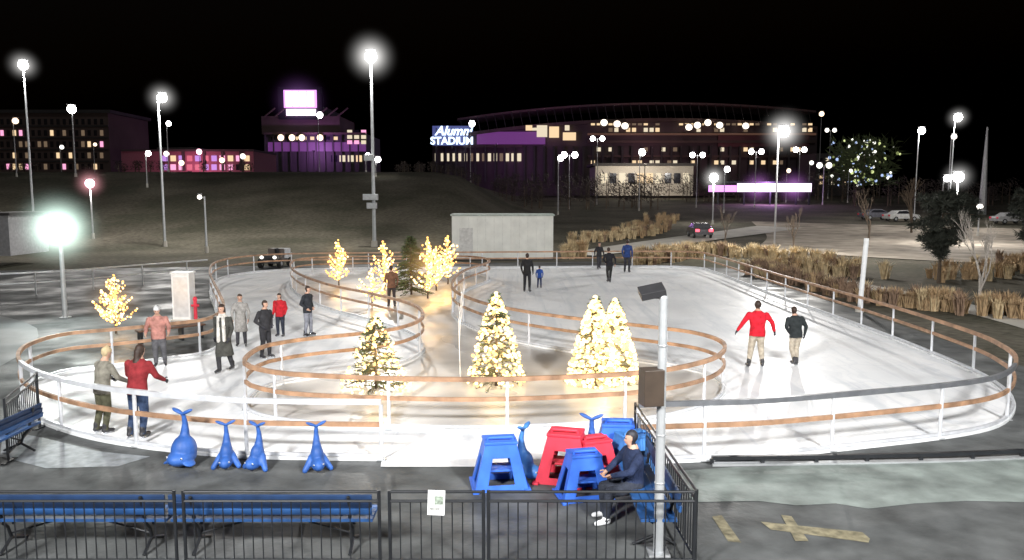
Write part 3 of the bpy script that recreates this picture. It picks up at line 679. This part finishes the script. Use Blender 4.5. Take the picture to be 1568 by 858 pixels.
sun=bpy.data.lights.new('fill_sun','SUN'); sun.energy=.15; sun.angle=math.radians(10); sun.color=(.95,.94,.95); so=bpy.data.objects.new('fill_sun',sun); COL.objects.link(so); so.rotation_euler=(math.radians(45),0,math.radians(20))  # weak sun added as fill to lift the dark surroundings
# ------------------------------------------------------------------ white container building
q=MB(); Yc=53; xa,zt=A(692,331,Yc); xb,_=A(847,331,Yc); cw=M('container_white',(.78,.79,.75),.6,var=.12,scale=1)
q.bx(xa,xb,Yc,Yc+2.8,.1,zt,cw); q.bx(xa-.1,xb+.1,Yc-.12,Yc+2.9,zt,zt+.12,M('roof_trim',(.4,.45,.42),.6)); 
for i in range(13):
    xx=xa+(xb-xa)*i/12; q.box((xx,Yc-.008,(zt+.1)/2),(.03,.02,zt-.14),M('container_rib',(.69,.7,.67),.6))
q.bx(xa+.5,xa+1.4,Yc-.05,Yc-.002,.15,2.2,M('door_grey',(.6,.6,.59),.6)); q.bx(xa-.05,xb+.05,Yc+.1,Yc+2.7,.0,.1,black)
q.obj('white_container',bevel=.01)
x,y=G(283,490); q=MB(); q.box((0,0,.85),(.62,.5,1.62),white); q.box((0,0,.02),(.75,.6,.06),conc); q.box((0,0,1.69),(.68,.56,.05),white); q.box((.0,-.256,.85),(.5,.01,1.4),whrail); q.obj('electrical_cabinet',bevel=.012,loc=(x,y,0))
q=MB(); x,y=G(300,492); q.cyl((0,0,0),(0,0,.75),.06,.06,pr,10); q.sph((0,0,.78),(.08,.08,.09),pr,10,6); q.cyl((-.13,0,.55),(.13,0,.55),.045,.045,pr,8); q.cyl((0,0,0),(0,0,.05),.11,.11,pr,10); q.obj('fire_hydrant',loc=(x,y,.004),smooth=False)
p0=G(200,514,.4);p1=G(305,502,.4); q=MB(); L=math.dist(p0,p1)
for i in range(3): q.box((0,.13*i,.42),(L,.11,.05),woodd)
for t in(-.45,-.15,.15,.45): q.box((L*t,.13,.2),(.07,.3,.39),black)
q.obj('wooden_bench',loc=((p0[0]+p1[0])/2,(p0[1]+p1[1])/2+.45,.01),rz=math.atan2(p1[1]-p0[1],p1[0]-p0[0]),bevel=.005)
q=MB(); pts=catmull([G(-60,422,1.),G(80,416,1.),G(200,407,1.),G(318,398,1.)],.6); q.sweep(pts,1.,.05,.07,galv); q.sweep(pts,.55,.04,.05,galv); 
for i,p in enumerate(pts):
    if i%4==0: q.cyl((p[0],p[1],0),(p[0],p[1],1.),.035,.035,galv,6)
q.obj('guard_rail')
def cart(x,y,rz,z=.006,s=1):
    q=MB(); cb=M('cart_body',(.05,.05,.055),.35); cw_=M('cart_white',(.6,.62,.65),.4); cs=M('cart_seat',(.12,.1,.09),.6)
    q.box((0,0,.42),(2.3,1.2,.22),cb); q.box((-.75,0,.66),(.8,1.25,.3),cw_); q.box((.85,0,.62),(.55,1.1,.3),cb,taper=.8); q.box((.1,0,.62),(.5,1.0,.22),cs); q.box((-.16,0,.9),(.1,1.0,.45),cs)
    for sx in(-.72,.8):
        for sy in(-.6,.6):
            q.cyl((sx,sy-.1,.29),(sx,sy+.1,.29),.29,.29,rubber,16); q.cyl((sx,sy-.11,.29),(sx,sy+.11,.29),.13,.13,galv,12)
    q.cyl((.5,.25,.75),(.35,.25,1.05),.02,.02,black); q.cyl((.33,.25,.92),(.37,.25,1.16),.13,.13,black,12)
    q.box((-.75,0,.95),(.7,1.1,.3),cw_)
    for sy in(-.4,.4): q.sph((1.13,sy,.68),(.04,.12,.1),lampd,8,6)
    q.obj('utility_cart',bevel=.02,loc=(x,y,z),rz=rz,sc=s)
x,y=G(413,412); cart(x,y+1.2,math.radians(-95))
def car(u,Y,rz,colr,tail=False):
    x=(u-784)/F*Y; q=MB(); pm_=M('car_paint_%d'%int(colr[0]*100),colr,.25,.2); gl=M('car_glass',(.02,.02,.025),.08)
    prof=[(-2.2,.35),(-2.25,.75),(-2.1,.95),(-1.5,1.0),(-.9,1.42),(.4,1.45),(1.2,1.0),(2.1,.85),(2.25,.6),(2.2,.35)]
    rings=[[(a,s*.88*(1 if b_<1.1 else .8),b_) for a,b_ in prof] for s in(-1,1)]
    q.loft(rings,pm_)
    for s in(-1,1): q.add([(-1.3,s*.885,1.02),(-.85,s*.74,1.36),(.35,s*.74,1.38),(1.0,s*.885,1.02)],[(0,1,2,3)],gl)
    for sx in(-1.35,1.35):
        for sy in(-.8,.8): q.cyl((sx,sy-.1,.33),(sx,sy+.1,.33),.33,.33,rubber,16); q.cyl((sx,sy-.11,.33),(sx,sy+.11,.33),.18,.18,galv,10)
    for s in(-1,1):
        q.box((-2.24,s*.65,.78),(.06,.4,.24),EM('tail_lamp',(1,.05,.08),5) if tail else pr); q.box((2.24,s*.65,.65),(.06,.3,.14),galv)
    q.obj('parked_car',loc=(x,Y,hgt(x,Y)+.06),rz=rz,bevel=.03)
car(1071,78,math.radians(88),(.1,.1,.11),True); car(1378,105,math.radians(10),(.6,.6,.6)); car(1340,108,math.radians(5),(.15,.15,.18)); car(1545,100,math.radians(5),(.35,.35,.36))
# ------------------------------------------------------------------ distant buildings
dk=M('dark_concrete',(.06,.055,.055),.8,var=.25,scale=.1); br=M('brown_facade',(.13,.09,.08),.8,var=.25,scale=.1)
wl=[EM('window_warm',(1,.72,.42),1.),EM('window_cream',(1,.86,.62),.85),EM('window_dim',(.8,.55,.35),.2),EM('window_pink',(1,.4,.65),1.2),EM('window_red',(1,.2,.3),.7),EM('window_purple',(.7,.35,1),.8)]
glz=M('dark_glass',(.02,.02,.03),.1)
pwh=EM('lilac_screen',(.92,.75,1),2.2); magl=EM('magenta_screen',(.85,.35,1),1.6)
purpd=EM('purple_light_wash',(.32,.08,.42),.4); spotw=EM('field_light',(1,.85,.7),3)  # purpd imitates purple light on the walls by its own emission
def bxv(q,u0,v0,u1,v1,Y,d,m):
    xa,zt=A(u0,v0,Y); xb,_=A(u1,v0,Y); _,zb=A(u0,v1,Y); q.bx(xa,xb,Y,Y+d,zb,zt,m)
def wins(q,u0,v0,u1,v1,Y,nc,nr,pool,fill=.7,gap=.35):
    for i in range(nc):
        for j in range(nr):
            du=(u1-u0)/nc;dv=(v1-v0)/nr; a=u0+du*(i+gap/2);b_=v0+dv*(j+gap/2)
            bxv(q,a,b_,a+du*(1-gap),b_+dv*(1-gap),Y-.15,.1,random.choice(pool) if rnd()<fill else glz)
q=MB(); bxv(q,-60,172,165,300,230,25,br); bxv(q,-60,168,168,173,229,26,dk)
for r in range(5): bxv(q,-60,192+r*18,165,194+r*18,229.6,.4,dk)
wins(q,-50,178,160,264,230,22,5,[wl[2],wl[0],wl[3],wl[2]],.3,.5); q.obj('apartment_building')
q=MB(); bxv(q,185,232,388,300,210,20,M('pink_stucco',(.3,.13,.17),.8)); bxv(q,240,226,300,232,212,14,dk); wins(q,246,236,384,263,210,11,2,[wl[3],wl[3],wl[0],wl[5],wl[4]],.85,.35); bxv(q,185,229,388,232,209.5,21,dk)
for u in(278,310,338,366): bxv(q,u,232,u+4,262,209.6,.4,dk)
q.obj('low_building'); e=empty('pink_uplight',(A(290,250,203)[0],203,0)); _,z=A(290,262,203); q=MB(); q.box((0,0,z-.3),(.8,.6,.4),dk); q.cyl((0,0,6),(0,0,z-.4),.08,.08,dk); q.obj('uplight_housing',parent=e); lamp('uplight','POINT',(0,0,z+.5),2500,(1,.3,.5),.5,parent=e)
for u,v,m_ in((278,250,lampwm),(255,236,lampd),(305,233,lampp),(372,240,lampd),(340,246,lampwm)): st(u,v,195,'top',gr=.6,glass=m_)
q=MB(); Yt=280
bxv(q,404,205,560,300,Yt,30,dk); bxv(q,400,178,520,206,Yt+2,26,br); bxv(q,428,165,500,180,Yt+4,20,dk); bxv(q,425,133,492,183,Yt+1,2.5,black)
for u in range(404,561,13): bxv(q,u,205,u+2,262,Yt-.8,.8,dk)
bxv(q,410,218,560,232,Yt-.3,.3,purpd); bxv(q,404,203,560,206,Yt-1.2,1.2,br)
wins(q,412,207,520,217,Yt,9,1,[wl[0],wl[2]],.45,.5); wins(q,505,236,556,250,Yt,4,1,[wl[0],wl[1]],.8,.3); wins(q,530,198,562,222,Yt-1,3,3,[wl[1],wl[3]],.7,.3)
for u in range(404,520,16): 
    a=A(u,178,Yt);b_=A(u+16,165,Yt); q.cyl((a[0],Yt+1,a[1]),(b_[0],Yt+1,b_[1]),.3,.3,br,5)
for u,wd in((437,9),(448,8),(458,10),(470,10)): bxv(q,u,140,u+wd,163,Yt-.3,.6,pwh)
bxv(q,438,152,480,157,Yt-.2,.5,pwh); bxv(q,438,167,483,177,Yt-.3,.6,pwh); bxv(q,434,138,484,165,Yt+.2,.5,magl)
e1=q.obj('stadium_scoreboard')
for u in(430,447,462,490): 
    x,z=A(u,211,Yt-2); q=MB(); q.sph((x,Yt-2,z),(1.1,.5,1.1),lampwm,10,8); q.box((x,Yt-1.4,z),(2.4,.3,2.4),dk); q.obj('field_light',parent=e1)
q=MB(); 
def Yc_(u): return 300+((u-960)/300)**2*45
def band(u0,u1,vt,vb,off,th,m,n=40):
    us=[u0+(u1-u0)*i/n for i in range(n+1)]; R=[]
    f=lambda g,u: g(u) if callable(g) else g
    for u in us:
        Y=Yc_(u)+off; x,zt=A(u,f(vt,u),Y); _,zb=A(u,f(vb,u),Y); R.append(((x,Y,zb),(x,Y,zt),(x,Y+th,zt),(x,Y+th,zb)))
    for i in range(n):
        a,b_=R[i],R[i+1]; q.add(list(a)+list(b_),[(0,4,5,1),(1,5,6,2),(2,6,7,3),(3,7,4,0),(0,1,2,3),(7,6,5,4)],m)
roof=lambda u:157+((u-1020)/330)**2*26
band(662,1252,lambda u:max(185,roof(u)+30),300,0,20,M('stadium_wall',(.1,.075,.08),.8,var=.3,scale=.1))
band(700,1250,roof,lambda u:roof(u)+3,4,25,M('roof_edge',(.2,.12,.12),.8))
band(690,1252,lambda u:roof(u)+24,lambda u:roof(u)+29,-2,4,br)
band(690,1252,lambda u:roof(u)+29,lambda u:roof(u)+40,1,3,M('seating_bowl',(.08,.06,.065),.8))
for u in range(705,1250,13):
    Y=Yc_(u)+3; a=A(u,roof(u)+2,Y);b_=A(u+5,roof(u)+26,Y); q.cyl((a[0],Y,a[1]),(b_[0],Y,b_[1]),.16,.16,dk,5)
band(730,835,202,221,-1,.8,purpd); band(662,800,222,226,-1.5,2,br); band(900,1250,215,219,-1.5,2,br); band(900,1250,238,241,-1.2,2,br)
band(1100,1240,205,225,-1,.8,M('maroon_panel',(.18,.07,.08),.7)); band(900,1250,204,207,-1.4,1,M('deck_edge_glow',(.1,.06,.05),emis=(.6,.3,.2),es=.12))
for u in range(668,1250,15): 
    Y=Yc_(u)-1; x,zt=A(u,224,Y); _,zb=A(u,280,Y); q.bx(x-.4,x+.4,Y-.6,Y+.6,zb,zt,dk)
for u in range(666,795,9): Y=Yc_(u)-1.; bxv(q,u,235,u+6.5,247,Y,.3,wl[1] if rnd()<.8 else wl[2])
for u in range(795,905,10):
    if rnd()<.5: Y=Yc_(u)-2.; bxv(q,u,192,u+7,200,Y,.3,wl[1])
bxv(q,822,192,838,210,Yc_(840)-3,.3,wl[1]); bxv(q,841,194,856,211,Yc_(840)-3,.3,wl[0]); bxv(q,862,203,882,215,Yc_(870)-3,.3,wl[0]); bxv(q,805,192,815,200,Yc_(810)-3,.3,wl[0])
for u in range(905,1250,9):
    if rnd()<.7: Y=Yc_(u)-2.2; bxv(q,u,189,u+6,192,Y,.3,wl[0] if rnd()<.6 else wl[2])
    for v in(196,226,246):
        if rnd()<.35: Y=Yc_(u)-1.6; bxv(q,u,v,u+6,v+6,Y,.3,random.choice(wl[:3]))
e2=q.obj('stadium')
for u,v in((945,190),(957,193),(1055,195),(1068,192),(1084,188),(1102,192),(1142,193),(925,188)):
    Y=Yc_(u)-4; x,z=A(u,v,Y); q=MB(); q.sph((x,Y,z),(1.3,.5,1.2),spotw,10,8); q.box((x,Y+.6,z),(2.8,.4,2.6),dk); q.obj('field_light',parent=e2)
def text(s,u,v,Y,size,m,par,shear=0):
    c=bpy.data.curves.new('sign_letters','FONT'); c.body=s; c.size=size; c.extrude=.3; c.align_x='CENTER'; c.shear=shear; c.offset=.12
    o=bpy.data.objects.new('sign_letters',c); COL.objects.link(o); x,z=A(u,v,Y); o.location=(x,Y,z); o.rotation_euler=(math.pi/2,0,0); c.materials.append(m); o.parent=par
e=empty('stadium_sign'); sgw=EM('sign_white',(.6,.75,1),2.5)
text('STADIUM',692,221,Yc_(692)-8,4.2,sgw,e); text('Alumni',694,207,Yc_(692)-8,5.2,sgw,e,.3)
q=MB(); 
for u in(668,692,716): 
    Y=Yc_(692)-7; x,zt=A(u,196,Y); _,zb=A(u,228,Y); q.bx(x-.2,x+.2,Y,Y+.4,zb,zt,dk)
bxv(q,662,193,724,223,Yc_(692)-6.5,.4,EM('sign_backlight',(.12,.15,.5),.5)); q.obj('sign_frame',parent=e)
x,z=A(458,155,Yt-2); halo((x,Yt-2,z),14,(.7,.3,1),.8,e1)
q=MB(); bxv(q,912,254,1062,300,200,15,M('pavilion_white',(.55,.5,.44),.7)); bxv(q,908,250,1066,254,199,17,dk); wins(q,918,262,1058,284,200,10,1,[wl[0],wl[1],wl[1]],.7,.3); q.obj('pavilion')
e=empty('facade_floodlight',(A(985,270,190)[0],188,0)); q=MB(); q.cyl((0,0,3),(0,0,11.6),.1,.1,dk); q.box((0,0,11.7),(.8,.5,.3),dk); q.obj('pole_and_head',parent=e); lamp('facade_wash','POINT',(0,0,12.4),7000,(1,.9,.75),.5,parent=e)
q=MB(); bxv(q,1130,280,1243,294,150,.5,pwh); bxv(q,1086,284,1128,294,150,.5,magl); bxv(q,1084,278,1245,281,149.8,.9,black)
for u in(1100,1140,1180,1220,1240): 
    x,zt=A(u,294,150); q.bx(x-.15,x+.15,150.1,150.4,hgt(x,150)-.2,zt,black)
e3=q.obj('led_banner'); x,z=A(1180,287,149)
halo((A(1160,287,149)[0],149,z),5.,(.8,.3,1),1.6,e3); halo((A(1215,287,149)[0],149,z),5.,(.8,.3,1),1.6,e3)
lamp('banner_light','POINT',(x,148.5,z),3500,(.75,.35,1),1.,parent=e3)
for u,v,Y,p in((480,230,272,5000),(760,220,285,4500),(1160,240,285,2500),(1000,225,285,1800),(700,240,300,1500)):
    x,z=A(u,v,Y); e=empty('purple_uplight',(x,Y,0)); q=MB(); q.cyl((0,0,3),(0,0,z-.5),.1,.1,dk); q.box((0,0,z-.3),(.8,.6,.4),dk); q.obj('uplight_housing',parent=e); lamp('uplight','POINT',(0,0,z+.4),p,(.72,.28,1) if u<900 else (.9,.45,.6),.5,parent=e)
q=MB(); bxv(q,1250,235,1300,300,240,14,dk); wins(q,1253,240,1298,285,240,5,5,[wl[0],wl[1]],.4,.5); q.obj('office_building')
q=MB(); bxv(q,-40,330,12,392,48,4,M('shed_white',(.4,.4,.42),.6)); bxv(q,-42,326,14,330,47.8,4.4,dk); q.obj('shed')
print('verts',sum(len(o.data.vertices) for o in bpy.data.objects if o.type=='MESH'))
